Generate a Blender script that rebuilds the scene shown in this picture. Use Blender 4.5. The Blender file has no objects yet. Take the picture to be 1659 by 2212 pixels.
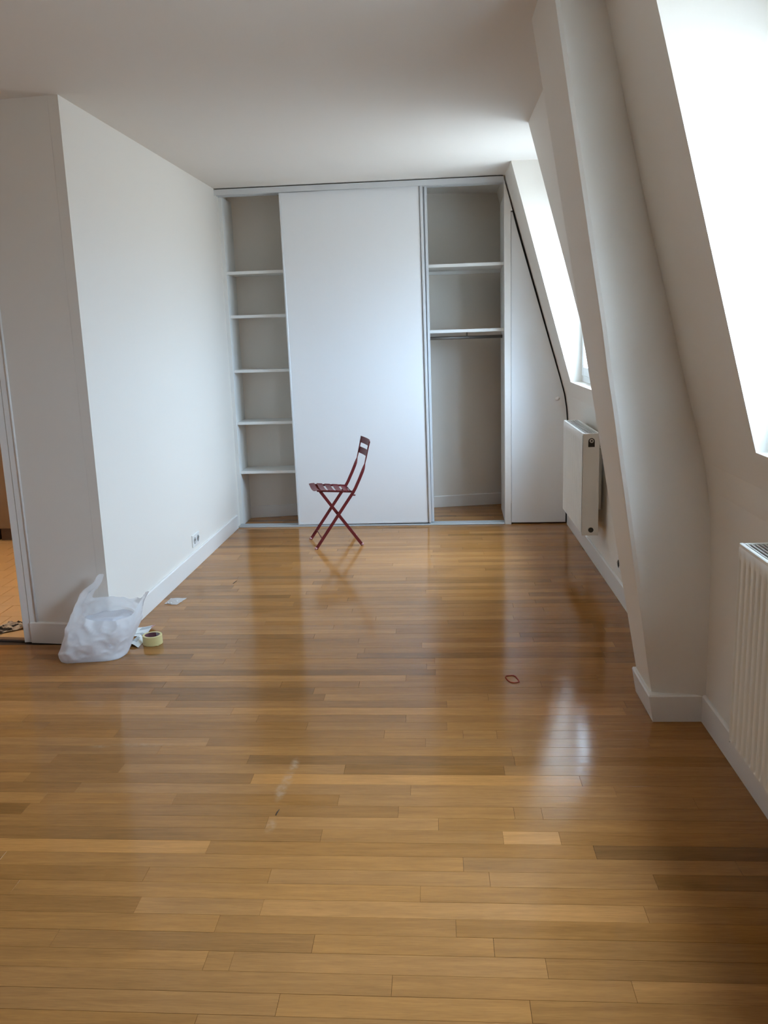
import bpy, bmesh, math, random
from mathutils import Vector, Matrix, noise

rnd = random.Random(7)
sc = bpy.context.scene
COL = sc.collection

# ------------------------------------------------------------------ camera
CAM_ROWS = [[0.9978000872, 0.0580067801, -0.0320967201],
            [-0.0194490927, -0.2067163334, -0.9782075906],
            [-0.0633775888, 0.9766798713, -0.2051333962]]
cd = bpy.data.cameras.new('camera'); cam = bpy.data.objects.new('camera', cd); COL.objects.link(cam)
r0, r1, r2 = (Vector(r) for r in CAM_ROWS)
mw = Matrix.Identity(4)
for i in range(3):
    mw[i][0] = r0[i]; mw[i][1] = -r1[i]; mw[i][2] = -r2[i]
mw[2][3] = 1.5
cam.matrix_world = mw
cd.sensor_fit = 'VERTICAL'; cd.sensor_height = 32.0; cd.lens = 1855.0101 / 2212 * 32.0
cd.clip_start = 0.02
sc.camera = cam

# ------------------------------------------------------------------ sky, lamps, exposure
vs = sc.view_settings
vs.view_transform = 'Standard'; vs.look = 'None'; vs.gamma = 1.0; vs.use_curve_mapping = False
vs.exposure = 1.96
world = bpy.data.worlds.new('overcast_sky'); sc.world = world; world.use_nodes = True
wn, wl = world.node_tree.nodes, world.node_tree.links
wn.clear()
w_out = wn.new('ShaderNodeOutputWorld'); w_bg = wn.new('ShaderNodeBackground')
w_tc = wn.new('ShaderNodeTexCoord'); w_sep = wn.new('ShaderNodeSeparateXYZ'); w_rmp = wn.new('ShaderNodeValToRGB')
w_map = wn.new('ShaderNodeMath'); w_map.operation = 'MULTIPLY_ADD'; w_map.inputs[1].default_value = 0.5; w_map.inputs[2].default_value = 0.5
wl.new(w_tc.outputs['Generated'], w_sep.inputs[0]); wl.new(w_sep.outputs['Z'], w_map.inputs[0]); wl.new(w_map.outputs[0], w_rmp.inputs[0])
el = w_rmp.color_ramp.elements
el[0].position = 0.46; el[0].color = (0.36, 0.40, 0.45, 1)       # roofs and street below the horizon
el[1].position = 0.51; el[1].color = (0.475, 0.625, 0.835, 1)       # standard overcast sky: the zenith is three times as bright as the horizon
e2 = w_rmp.color_ramp.elements.new(1.0); e2.color = (1.38, 1.81, 2.40, 1)
wl.new(w_rmp.outputs[0], w_bg.inputs['Color']); wl.new(w_bg.outputs[0], w_out.inputs[0])
w_bg.inputs['Strength'].default_value = 9.0
try:
    sc.cycles.max_bounces = 12; sc.cycles.diffuse_bounces = 8; sc.cycles.glossy_bounces = 5
    sc.cycles.transparent_max_bounces = 16; sc.cycles.caustics_reflective = False; sc.cycles.caustics_refractive = False
    sc.cycles.sample_clamp_indirect = 6.0
except Exception:
    pass

def portal(name, loc, sx, sy):
    ld = bpy.data.lights.new(name, 'AREA'); ld.shape = 'RECTANGLE'; ld.size = sx; ld.size_y = sy
    ld.cycles.is_portal = True
    o = bpy.data.objects.new(name, ld); COL.objects.link(o)
    o.location = loc; o.rotation_euler = (0, math.pi / 2, 0)      # -Z of the light looks to -X, into the room
    return o
for yc in (5.56, 2.01):
    portal('window_portal', (1.16, yc, 1.7), 1.2, 1.2)
kl = bpy.data.lights.new('kitchen_lamp', 'POINT'); kl.energy = 9; kl.color = (1.0, 0.70, 0.40); kl.shadow_soft_size = 0.12
ko = bpy.data.objects.new('kitchen_lamp', kl); COL.objects.link(ko); ko.location = (-1.95, 5.5, 2.4)

# ------------------------------------------------------------------ materials
def mat(name, color, rough=0.5, metal=0.0, spec=0.5, bump=0.0, bscale=40.0, coat=0.0, mottled=0.0):
    m = bpy.data.materials.new(name); m.use_nodes = True
    n, l = m.node_tree.nodes, m.node_tree.links
    p = n['Principled BSDF']
    p.inputs['Base Color'].default_value = (*color, 1); p.inputs['Roughness'].default_value = rough
    p.inputs['Metallic'].default_value = metal; p.inputs['Specular IOR Level'].default_value = spec
    p.inputs['Coat Weight'].default_value = coat
    geo = n.new('ShaderNodeNewGeometry')
    nz = n.new('ShaderNodeTexNoise'); nz.inputs['Scale'].default_value = bscale; nz.inputs['Detail'].default_value = 3
    l.new(geo.outputs['Position'], nz.inputs['Vector'])
    if mottled:
        mx = n.new('ShaderNodeMix'); mx.data_type = 'RGBA'
        mx.inputs[6].default_value = (*[c * (1 - mottled) for c in color], 1); mx.inputs[7].default_value = (*[min(1, c * (1 + mottled)) for c in color], 1)
        l.new(nz.outputs['Fac'], mx.inputs[0]); l.new(mx.outputs[2], p.inputs['Base Color'])
    if bump:
        b = n.new('ShaderNodeBump'); b.inputs['Strength'].default_value = bump; b.inputs['Distance'].default_value = 0.002
        l.new(nz.outputs['Fac'], b.inputs['Height']); l.new(b.outputs[0], p.inputs['Normal'])
    return m

M_wall = mat('wall_paint', (0.79, 0.743, 0.68), 0.6, bump=0.12, bscale=55, spec=0.3)
M_ceil = mat('ceiling_paint', (0.73, 0.69, 0.645), 0.8, bump=0.08, bscale=40, spec=0.2)
M_trim = mat('trim_paint', (0.80, 0.775, 0.74), 0.35, bump=0.04, bscale=25)
M_panel = mat('white_laminate', (0.80, 0.805, 0.815), 0.38, bump=0.02, bscale=8)
M_cup = mat('wardrobe_board', (0.76, 0.76, 0.74), 0.5, bump=0.03)
M_alu = mat('aluminium_profile', (0.74, 0.76, 0.78), 0.35, metal=0.25)
M_track = mat('darker_aluminium_track', (0.46, 0.47, 0.48), 0.4, metal=0.3)  # aluminium in one even, darker tone
M_alud = mat('grey_steel_bar', (0.22, 0.21, 0.20), 0.4, metal=0.6)
M_rail = mat('rail_lacquer', (0.62, 0.63, 0.64), 0.4)
M_gap = mat('dark_gap_shade', (0.05, 0.048, 0.042), 0.9)  # near-black colour painting the shade inside narrow gaps
M_rad = mat('radiator_enamel', (0.80, 0.78, 0.73), 0.3, bump=0.02, bscale=20)
M_grille = mat('radiator_grille_enamel', (0.72, 0.70, 0.66), 0.4)
M_radin = mat('radiator_inside_shade', (0.04, 0.036, 0.03), 0.8)  # near-black colour painting the shade inside the radiator
M_plug = mat('nickel_plug', (0.55, 0.52, 0.48), 0.3, metal=0.9)
M_pvc = mat('window_frame_pvc', (0.82, 0.84, 0.85), 0.3)
M_red = mat('red_lacquer', (0.125, 0.009, 0.012), 0.42, bump=0.05, bscale=120)
M_cap = mat('clear_foot_cap', (0.55, 0.30, 0.30), 0.15)
M_sock = mat('socket_plastic', (0.82, 0.82, 0.80), 0.3)
M_sockin = mat('socket_well', (0.42, 0.43, 0.43), 0.4)
M_pin = mat('socket_hole', (0.03, 0.03, 0.03), 0.5)
M_tape = mat('yellow_tape', (0.68, 0.58, 0.27), 0.55, bump=0.1, bscale=200)
M_core = mat('cardboard_core_maroon', (0.16, 0.055, 0.065), 0.7, mottled=0.35, bscale=60)
M_core2 = mat('cardboard_core_grey', (0.55, 0.55, 0.56), 0.7)
M_inkred = mat('red_print', (0.45, 0.06, 0.04), 0.6)
M_paper = mat('white_paper', (0.78, 0.80, 0.80), 0.7, mottled=0.06, bscale=30)
M_paperg = mat('grey_print', (0.42, 0.45, 0.46), 0.7, mottled=0.25, bscale=60)
M_band = mat('red_rubber', (0.30, 0.030, 0.012), 0.9, spec=0.1)
M_splint = mat('dark_splinter', (0.05, 0.03, 0.018), 0.8)
M_kcab = mat('kitchen_cabinet_front', (0.20, 0.14, 0.085), 0.5, bump=0.03)
M_kplinth = mat('kitchen_plinth', (0.10, 0.055, 0.03), 0.5)
M_kblack = mat('oven_black', (0.015, 0.014, 0.014), 0.25)
M_ktop = mat('worktop_stone', (0.30, 0.27, 0.24), 0.35, mottled=0.2)
M_tile = mat('tan_tile', (0.60, 0.42, 0.23), 0.4, mottled=0.12, bscale=9, bump=0.05)
M_grout = mat('tile_grout', (0.22, 0.13, 0.06), 0.9)
M_thresh = mat('threshold_strip', (0.16, 0.11, 0.08), 0.5, metal=0.3)
M_sub = mat('dark_subfloor', (0.035, 0.02, 0.012), 0.9)

def glass_mat():
    m = bpy.data.materials.new('window_glass'); m.use_nodes = True
    n, l = m.node_tree.nodes, m.node_tree.links; n.clear()
    o = n.new('ShaderNodeOutputMaterial'); t = n.new('ShaderNodeBsdfTransparent'); g = n.new('ShaderNodeBsdfGlossy')
    lw = n.new('ShaderNodeLayerWeight'); lw.inputs['Blend'].default_value = 0.5
    pw = n.new('ShaderNodeMath'); pw.operation = 'POWER'; pw.inputs[1].default_value = 5.0; l.new(lw.outputs['Facing'], pw.inputs[0])
    f = n.new('ShaderNodeMath'); f.operation = 'MULTIPLY_ADD'; f.inputs[1].default_value = 0.7; f.inputs[2].default_value = 0.03; l.new(pw.outputs[0], f.inputs[0])
    mx = n.new('ShaderNodeMixShader')
    t.inputs['Color'].default_value = (0.93, 0.96, 0.95, 1); g.inputs['Roughness'].default_value = 0.02
    l.new(f.outputs[0], mx.inputs[0]); l.new(t.outputs[0], mx.inputs[1]); l.new(g.outputs[0], mx.inputs[2]); l.new(mx.outputs[0], o.inputs[0])
    return m
M_glass = glass_mat()

def plastic_mat(name, tint, opaque, rough):
    m = bpy.data.materials.new(name); m.use_nodes = True
    n, l = m.node_tree.nodes, m.node_tree.links; n.clear()
    o = n.new('ShaderNodeOutputMaterial')
    d = n.new('ShaderNodeBsdfPrincipled'); d.inputs['Base Color'].default_value = (*tint, 1); d.inputs['Roughness'].default_value = rough
    tl = n.new('ShaderNodeBsdfTranslucent'); tl.inputs['Color'].default_value = (*tint, 1)
    tr = n.new('ShaderNodeBsdfTransparent')
    m1 = n.new('ShaderNodeMixShader'); m1.inputs[0].default_value = 0.45
    m2 = n.new('ShaderNodeMixShader'); m2.inputs[0].default_value = opaque
    geo = n.new('ShaderNodeNewGeometry'); nz = n.new('ShaderNodeTexNoise'); nz.inputs['Scale'].default_value = 45; nz.inputs['Detail'].default_value = 3; nz.noise_type = 'RIDGED_MULTIFRACTAL'
    l.new(geo.outputs['Position'], nz.inputs['Vector'])
    b = n.new('ShaderNodeBump'); b.inputs['Strength'].default_value = 0.35; b.inputs['Distance'].default_value = 0.004
    l.new(nz.outputs['Fac'], b.inputs['Height']); l.new(b.outputs[0], d.inputs['Normal'])
    l.new(d.outputs[0], m1.inputs[1]); l.new(tl.outputs[0], m1.inputs[2])
    l.new(tr.outputs[0], m2.inputs[1]); l.new(m1.outputs[0], m2.inputs[2]); l.new(m2.outputs[0], o.inputs[0])
    return m
M_bag = plastic_mat('thin_white_plastic', (0.95, 0.95, 0.96), 0.92, 0.28)
M_bagin = plastic_mat('crumpled_inner_plastic', (0.90, 0.91, 0.95), 1.0, 0.25)
M_pouch = plastic_mat('clear_pouch_film', (0.86, 0.84, 0.82), 0.80, 0.35)

def wood_mat():
    m = bpy.data.materials.new('oiled_oak'); m.use_nodes = True
    n, l = m.node_tree.nodes, m.node_tree.links
    p = n['Principled BSDF']
    at = n.new('ShaderNodeAttribute'); at.attribute_name = 'tint'          # plank's own colour (rgb) and grain offset (alpha)
    geo = n.new('ShaderNodeNewGeometry')
    off = n.new('ShaderNodeCombineXYZ'); mo = n.new('ShaderNodeMath'); mo.operation = 'MULTIPLY'; mo.inputs[1].default_value = 37.0
    l.new(at.outputs['Alpha'], mo.inputs[0]); l.new(mo.outputs[0], off.inputs[2])
    addv = n.new('ShaderNodeVectorMath'); addv.operation = 'ADD'
    l.new(geo.outputs['Position'], addv.inputs[0]); l.new(off.outputs[0], addv.inputs[1])
    def stretched(sx, sy, scale, detail, dist=0.0):
        mp = n.new('ShaderNodeMapping'); mp.inputs['Scale'].default_value = (sx, sy, 1)
        l.new(addv.outputs[0], mp.inputs[0])
        t = n.new('ShaderNodeTexNoise'); t.inputs['Scale'].default_value = scale; t.inputs['Detail'].default_value = detail; t.inputs['Distortion'].default_value = dist
        l.new(mp.outputs[0], t.inputs['Vector']); return t
    fine = stretched(4, 90, 4.0, 4)
    broad = stretched(1.2, 16, 2.4, 3, 0.8)
    pores = stretched(9, 260, 3.0, 2)
    blot = stretched(1.0, 1.6, 2.2, 2)
    def ramp(src, a, b, lo, hi):
        r = n.new('ShaderNodeMapRange'); r.inputs[1].default_value = a; r.inputs[2].default_value = b; r.inputs[3].default_value = lo; r.inputs[4].default_value = hi
        l.new(src.outputs['Fac'], r.inputs[0]); return r
    k1 = ramp(fine, 0.3, 0.7, 0.90, 1.08); k2 = ramp(broad, 0.3, 0.7, 0.86, 1.10); k3 = ramp(pores, 0.30, 0.45, 0.84, 1.0); k4 = ramp(blot, 0.3, 0.7, 0.93, 1.07)
    def mul(a, b):
        q = n.new('ShaderNodeMath'); q.operation = 'MULTIPLY'; l.new(a.outputs[0], q.inputs[0]); l.new(b.outputs[0], q.inputs[1]); return q
    k = mul(mul(k1, k2), mul(k3, k4))
    sc_ = n.new('ShaderNodeVectorMath'); sc_.operation = 'SCALE'
    l.new(at.outputs['Color'], sc_.inputs[0]); l.new(k.outputs[0], sc_.inputs['Scale'])
    # pale scuffs worn into the varnish (a trail of three blots)
    sep = n.new('ShaderNodeSeparateXYZ'); l.new(geo.outputs['Position'], sep.inputs[0])
    blots = None
    for cx, cy, rx, ry, s in ((-0.530, 2.785, 0.022, 0.065, 0.8), (-0.548, 2.615, 0.026, 0.09, 0.7), (-0.543, 2.40, 0.022, 0.055, 0.5), (-0.538, 2.69, 0.028, 0.07, 0.55),
                              (-1.13, 2.94, 0.16, 0.022, 0.35), (-1.30, 2.93, 0.06, 0.02, 0.35)):
        dx = n.new('ShaderNodeMath'); dx.operation = 'MULTIPLY_ADD'; dx.inputs[1].default_value = 1 / rx; dx.inputs[2].default_value = -cx / rx
        dy = n.new('ShaderNodeMath'); dy.operation = 'MULTIPLY_ADD'; dy.inputs[1].default_value = 1 / ry; dy.inputs[2].default_value = -cy / ry
        l.new(sep.outputs['X'], dx.inputs[0]); l.new(sep.outputs['Y'], dy.inputs[0])
        cb = n.new('ShaderNodeCombineXYZ'); l.new(dx.outputs[0], cb.inputs[0]); l.new(dy.outputs[0], cb.inputs[1])
        ln = n.new('ShaderNodeVectorMath'); ln.operation = 'LENGTH'; l.new(cb.outputs[0], ln.inputs[0])
        mr = n.new('ShaderNodeMapRange'); mr.interpolation_type = 'SMOOTHSTEP'
        mr.inputs[1].default_value = 0.15; mr.inputs[2].default_value = 1.0; mr.inputs[3].default_value = s; mr.inputs[4].default_value = 0.0
        l.new(ln.outputs['Value'], mr.inputs[0])
        if blots is None: blots = mr
        else:
            mxm = n.new('ShaderNodeMath'); mxm.operation = 'MAXIMUM'; l.new(blots.outputs[0], mxm.inputs[0]); l.new(mr.outputs[0], mxm.inputs[1]); blots = mxm
    scn = n.new('ShaderNodeTexNoise'); scn.inputs['Scale'].default_value = 45; scn.inputs['Detail'].default_value = 4
    l.new(geo.outputs['Position'], scn.inputs['Vector'])
    sr = ramp(scn, 0.35, 0.65, 0.15, 1.0); bm_ = mul(blots, sr)
    mx = n.new('ShaderNodeMix'); mx.data_type = 'RGBA'; mx.inputs[7].default_value = (0.52, 0.36, 0.24, 1)
    hf = n.new('ShaderNodeMath'); hf.operation = 'MULTIPLY'; hf.inputs[1].default_value = 0.75; l.new(bm_.outputs[0], hf.inputs[0])
    l.new(hf.outputs[0], mx.inputs[0]); l.new(sc_.outputs[0], mx.inputs[6]); l.new(mx.outputs[2], p.inputs['Base Color'])
    rr = ramp(broad, 0.3, 0.7, 0.09, 0.15); l.new(rr.outputs[0], p.inputs['Roughness'])
    p.inputs['Specular IOR Level'].default_value = 0.22
    b = n.new('ShaderNodeBump'); b.inputs['Strength'].default_value = 0.10; b.inputs['Distance'].default_value = 0.0006
    l.new(fine.outputs['Fac'], b.inputs['Height'])
    wav = stretched(1.0, 5.0, 3.0, 2)
    b2 = n.new('ShaderNodeBump'); b2.inputs['Strength'].default_value = 0.22; b2.inputs['Distance'].default_value = 0.0022
    l.new(wav.outputs['Fac'], b2.inputs['Height']); l.new(b.outputs[0], b2.inputs['Normal']); l.new(b2.outputs[0], p.inputs['Normal'])
    return m
M_wood = wood_mat()

def news_mat():
    m = bpy.data.materials.new('printed_newsprint'); m.use_nodes = True
    n, l = m.node_tree.nodes, m.node_tree.links; p = n['Principled BSDF']; p.inputs['Roughness'].default_value = 0.8
    geo = n.new('ShaderNodeNewGeometry'); mp = n.new('ShaderNodeMapping'); mp.inputs['Scale'].default_value = (14, 34, 10); mp.inputs['Rotation'].default_value = (0, 0, 0.5)
    t = n.new('ShaderNodeTexNoise'); t.inputs['Scale'].default_value = 1.0; t.inputs['Detail'].default_value = 3
    r = n.new('ShaderNodeValToRGB'); r.color_ramp.elements[0].position = 0.44; r.color_ramp.elements[0].color = (0.035, 0.03, 0.03, 1)
    r.color_ramp.elements[1].position = 0.53; r.color_ramp.elements[1].color = (0.62, 0.58, 0.52, 1)
    l.new(geo.outputs['Position'], mp.inputs[0]); l.new(mp.outputs[0], t.inputs['Vector']); l.new(t.outputs['Fac'], r.inputs[0]); l.new(r.outputs[0], p.inputs['Base Color'])
    return m
M_news = news_mat()

# ------------------------------------------------------------------ mesh helpers
def finish(name, bm, material, parent=None, smooth=False, loc=None, rot=None):
    bmesh.ops.recalc_face_normals(bm, faces=bm.faces[:])
    me = bpy.data.meshes.new(name); bm.to_mesh(me); bm.free()
    mats = material if isinstance(material, (list, tuple)) else [material]
    for mm in mats: me.materials.append(mm)
    if smooth:
        for f in me.polygons: f.use_smooth = True
    o = bpy.data.objects.new(name, me); COL.objects.link(o)
    if parent is not None: o.parent = parent
    if loc is not None: o.location = loc
    if rot is not None: o.rotation_euler = rot
    return o

def bx(bm, a, b, bev=0.0, segs=1, mi=0):
    x0, y0, z0 = (min(a[i], b[i]) for i in range(3)); x1, y1, z1 = (max(a[i], b[i]) for i in range(3))
    v = [bm.verts.new(p) for p in ((x0, y0, z0), (x1, y0, z0), (x1, y1, z0), (x0, y1, z0), (x0, y0, z1), (x1, y0, z1), (x1, y1, z1), (x0, y1, z1))]
    fs = [bm.faces.new([v[i] for i in q]) for q in ((0, 3, 2, 1), (4, 5, 6, 7), (0, 1, 5, 4), (1, 2, 6, 5), (2, 3, 7, 6), (3, 0, 4, 7))]
    for f in fs: f.material_index = mi
    if bev:
        es = {e for f in fs for e in f.edges}
        bmesh.ops.bevel(bm, geom=list(es), offset=bev, segments=segs, affect='EDGES', profile=0.5)
    return bm

def box(name, a, b, material, parent=None, bev=0.0, segs=1):
    bm = bmesh.new(); bx(bm, a, b, bev, segs); return finish(name, bm, material, parent)

def prism(bm, pts, lo, hi, axis):
    """Solid between polygon pts at lo and hi along axis; pts hold the two other coordinates in x,y,z order. lo/hi may be functions of the point."""
    def P(p, s):
        h = s(p) if callable(s) else s
        return {'x': (h, p[0], p[1]), 'y': (p[0], h, p[1]), 'z': (p[0], p[1], h)}[axis]
    A = [bm.verts.new(P(p, lo)) for p in pts]; B = [bm.verts.new(P(p, hi)) for p in pts]
    n = len(pts)
    bm.faces.new(A); bm.faces.new(B[::-1])
    for i in range(n): bm.faces.new((A[i], B[i], B[(i + 1) % n], A[(i + 1) % n]))

def tube(bm, pts, r, seg=10, closed=False, caps=True):
    pts = [Vector(p) for p in pts]; n = len(pts); rings = []
    for i, p in enumerate(pts):
        if closed: t = pts[(i + 1) % n] - pts[i - 1]
        else: t = pts[min(i + 1, n - 1)] - pts[max(i - 1, 0)]
        t.normalize()
        up = Vector((0, 0, 1)) if abs(t.z) < 0.9 else Vector((1, 0, 0))
        a = t.cross(up).normalized(); b = a.cross(t).normalized()
        rr = r[i] if isinstance(r, (list, tuple)) else r
        rings.append([bm.verts.new(p + a * math.cos(2 * math.pi * k / seg) * rr + b * math.sin(2 * math.pi * k / seg) * rr) for k in range(seg)])
    for i in range(n if closed else n - 1):
        A, B = rings[i], rings[(i + 1) % n]
        for k in range(seg): bm.faces.new((A[k], A[(k + 1) % seg], B[(k + 1) % seg], B[k]))
    if caps and not closed: bm.faces.new(rings[0][::-1]); bm.faces.new(rings[-1])

def flatbar(bm, pts, wdirs, w, tdirs, t):
    """Rectangular bar swept along pts with width w along wdirs and thickness t along tdirs."""
    rings = []
    for p, a, b in zip(pts, wdirs, tdirs):
        p = Vector(p); a = Vector(a).normalized() * w / 2; b = Vector(b).normalized() * t / 2
        rings.append([bm.verts.new(p + a * sx + b * sy) for sx, sy in ((-1, -1), (1, -1), (1, 1), (-1, 1))])
    for A, B in zip(rings, rings[1:]):
        for k in range(4): bm.faces.new((A[k], A[(k + 1) % 4], B[(k + 1) % 4], B[k]))
    bm.faces.new(rings[0][::-1]); bm.faces.new(rings[-1])

def lathe(bm, prof, seg=48, mis=None, closed=True):
    rings = [[bm.verts.new((r * math.cos(2 * math.pi * k / seg), r * math.sin(2 * math.pi * k / seg), z)) for k in range(seg)] for r, z in prof]
    n = len(rings)
    for i in range(n if closed else n - 1):
        A, B = rings[i], rings[(i + 1) % n]
        for k in range(seg):
            f = bm.faces.new((A[k], A[(k + 1) % seg], B[(k + 1) % seg], B[k]))
            if mis: f.material_index = mis[i] if not callable(mis[i]) else mis[i](k / seg)

def disc(bm, c, r, depth, axis='y', seg=24):
    """Short solid cylinder whose centre of base is c and that extends by depth along the axis."""
    A, B = [], []
    for k in range(seg):
        a = 2 * math.pi * k / seg; u, v = r * math.cos(a), r * math.sin(a)
        d = {'x': (0, u, v), 'y': (u, 0, v), 'z': (u, v, 0)}[axis]; e = {'x': (depth, 0, 0), 'y': (0, depth, 0), 'z': (0, 0, depth)}[axis]
        A.append(bm.verts.new((c[0] + d[0], c[1] + d[1], c[2] + d[2]))); B.append(bm.verts.new((c[0] + d[0] + e[0], c[1] + d[1] + e[1], c[2] + d[2] + e[2])))
    bm.faces.new(A); bm.faces.new(B[::-1])
    for k in range(seg): bm.faces.new((A[k], B[k], B[(k + 1) % seg], A[(k + 1) % seg]))

def thing(name, label, cat, loc=(0, 0, 0), rotz=0.0, group=None):
    o = bpy.data.objects.new(name, None); COL.objects.link(o); o.empty_display_size = 0.1
    o.location = loc; o.rotation_euler = (0, 0, rotz); return tag(o, label, cat, group)

def tag(o, label, cat, group=None):
    o['label'] = label; o['category'] = cat
    if group: o['group'] = group
    return o

def struct(o, label=None, cat=None):
    o['kind'] = 'structure'
    if label: o['label'] = label
    if cat: o['category'] = cat
    return o

# ------------------------------------------------------------------ room shell
CEIL = 2.576
SKEW = 0.063                                    # the plaster reveals lean a little along the wall
PROFILE = [(1.0, 0.0), (1.0, 0.70), (0.997, 0.80), (0.988, 0.90), (0.972, 1.0), (0.950, 1.08), (0.938, 1.124)]
def wall_x(z):
    if z >= 1.124: return 0.938 - (z - 1.124) * 0.2872
    for (xa, za), (xb, zb) in zip(PROFILE, PROFILE[1:]):
        if za <= z <= zb: return xa + (xb - xa) * (z - za) / (zb - za)
    return 1.0
OUT = 1.13
FULL = PROFILE + [(wall_x(1.6), 1.6), (wall_x(2.1), 2.1), (wall_x(CEIL), CEIL), (OUT, CEIL), (OUT, 0.0)]
flat = lambda v: (lambda p: v)
skew = lambda y25: (lambda p: y25 - SKEW * (p[1] - 2.5))

WIN = [(4.985, 6.051), (1.44, 2.495)]          # reveals at z = 2.5
KNEE = 0.886
LOWER = [p for p in PROFILE if p[1] < KNEE] + [(wall_x(KNEE), KNEE), (OUT, KNEE), (OUT, 0.0)]
UPPER = [(wall_x(KNEE), KNEE)] + [p for p in FULL if KNEE < p[1] < 2.57] + [(wall_x(CEIL), CEIL), (OUT, CEIL), (OUT, KNEE)]
SILL = [(wall_x(KNEE), KNEE)] + [p for p in PROFILE[:-1] if p[1] > KNEE] + [(wall_x(1.115), 1.115), (OUT, 1.115), (OUT, KNEE)]
bm = bmesh.new(); prism(bm, LOWER, -3.7, 7.75, 'y')
struct(finish('wall_right', bm, M_wall), 'upright foot of the white mansard wall behind the radiators')
bm = bmesh.new()
edges_y = [7.75] + [y for w in WIN for y in (w[1], w[0])] + [-3.7]
for i in range(0, len(edges_y), 2):
    hi = flat(edges_y[i]) if i == 0 else skew(edges_y[i])
    lo = flat(edges_y[i + 1]) if i + 1 == len(edges_y) - 1 else skew(edges_y[i + 1])
    prism(bm, UPPER, lo, hi, 'y')
for a, b in WIN:
    prism(bm, SILL, skew(a), skew(b), 'y')
    prism(bm, [(1.02, 2.20), (1.02, CEIL), (OUT, CEIL), (OUT, 2.20)], skew(a), skew(b), 'y')
struct(finish('wall_right_slope', bm, M_wall), 'white mansard slope leaning inward with two deep window recesses')

# chimney breast between the two windows: straight leaning face, soft corner
def pier():
    bm = bmesh.new(); rows = []
    zs = [0.0, 0.115, 0.48, 0.74, 0.95, 1.25, 1.59, 1.80, 2.05, 2.28, 2.49, CEIL]
    yn = [3.150, 3.148, 3.120, 3.09, 3.06, 3.025, 2.990, 2.975, 2.962, 2.945, 2.928, 2.922]
    yv = [3.130, 3.130, 3.135, 3.160, 3.19, 3.18, 3.145, 3.125, 3.085, 3.035, 2.99, 2.97]
    def smooth_at(tab, z):
        tot = wt = 0.0
        for zz, y in zip(zs, tab):
            w = math.exp(-((z - zz) / 0.16) ** 2) + 1e-9; tot += w * y; wt += w
        return tot / wt
    zf = [CEIL * k / 40 for k in range(41)]
    for z, a, v in [(z, smooth_at(yn, z), smooth_at(yv, z)) for z in zf]:
        xp = 0.822 - 0.1766 * z; xw = wall_x(z); c = 0.018
        ring = [(xp, 3.395), (xp, a + c), (xp + 0.004, a + 0.004), (xp + c, a)]
        ring += [(xw + 0.004, v - 0.016), (xw + 0.06, v - 0.016), (xw + 0.06, 3.395)]
        rows.append([bm.verts.new((x, y, z)) for x, y in ring])
    n = len(rows[0])
    for A, B in zip(rows, rows[1:]):
        for k in range(n): bm.faces.new((A[k], A[(k + 1) % n], B[(k + 1) % n], B[k]))
    bm.faces.new(rows[0][::-1]); bm.faces.new(rows[-1])
    o = finish('wall_pier', bm, M_wall, smooth=True); o.data.set_sharp_from_angle(angle=math.radians(20)); return o
struct(pier(), 'slanting white chimney breast between the two window recesses')

# left wall, doorway wall, back wall, the rest of the room behind the camera
LA, LB = Vector((-1.649, 4.015)), Vector((-1.606, 7.15))
bm = bmesh.new(); prism(bm, [(LA.x, LA.y), (LB.x, LB.y), (LB.x - 0.09, LB.y), (LA.x - 0.09, LA.y + 0.075), (-1.70, 4.022)], 0.0, CEIL, 'z')
struct(finish('wall_left', bm, M_wall), 'bright white wall at left running back to the wardrobe')
bm = bmesh.new()
fy = lambda x: 4.015 + (-1.649 - x) * 0.11
prism(bm, [(-1.70, fy(-1.70)), (-2.125, fy(-2.125)), (-2.125, fy(-2.125) + 0.075), (-1.74, 4.09)], 0.0, CEIL, 'z')
prism(bm, [(-2.125, fy(-2.125)), (-2.93, fy(-2.93)), (-2.93, fy(-2.93) + 0.075), (-2.125, fy(-2.125) + 0.075)], 2.06, CEIL, 'z')
prism(bm, [(-2.93, fy(-2.93)), (-4.5, fy(-4.5)), (-4.5, fy(-4.5) + 0.075), (-2.93, fy(-2.93) + 0.075)], 0.0, CEIL, 'z')
struct(finish('wall_doorway', bm, M_wall), 'shaded white wall beside the kitchen doorway')
bm = bmesh.new(); prism(bm, [(-1.64, 7.00), (1.0, 7.485), (1.0, 7.60), (-1.64, 7.12)], 0.0, CEIL, 'z')
struct(finish('wall_back', bm, M_wall))
struct(box('wall_front', (-3.4, -3.8, 0), (1.13, -3.7, CEIL), M_wall))
struct(box('wall_west', (-3.5, -3.8, 0), (-3.4, 4.30, CEIL), M_wall))
struct(box('ceiling', (-4.7, -3.8, CEIL), (1.13, 7.75, CEIL + 0.12), M_ceil))
# kitchen shell
struct(box('wall_kitchen_back', (-4.5, 7.1, 0), (-1.70, 7.2, CEIL), M_wall))
struct(box('wall_kitchen_left', (-4.5, 4.46, 0), (-4.4, 7.1, CEIL), M_wall))

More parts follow.
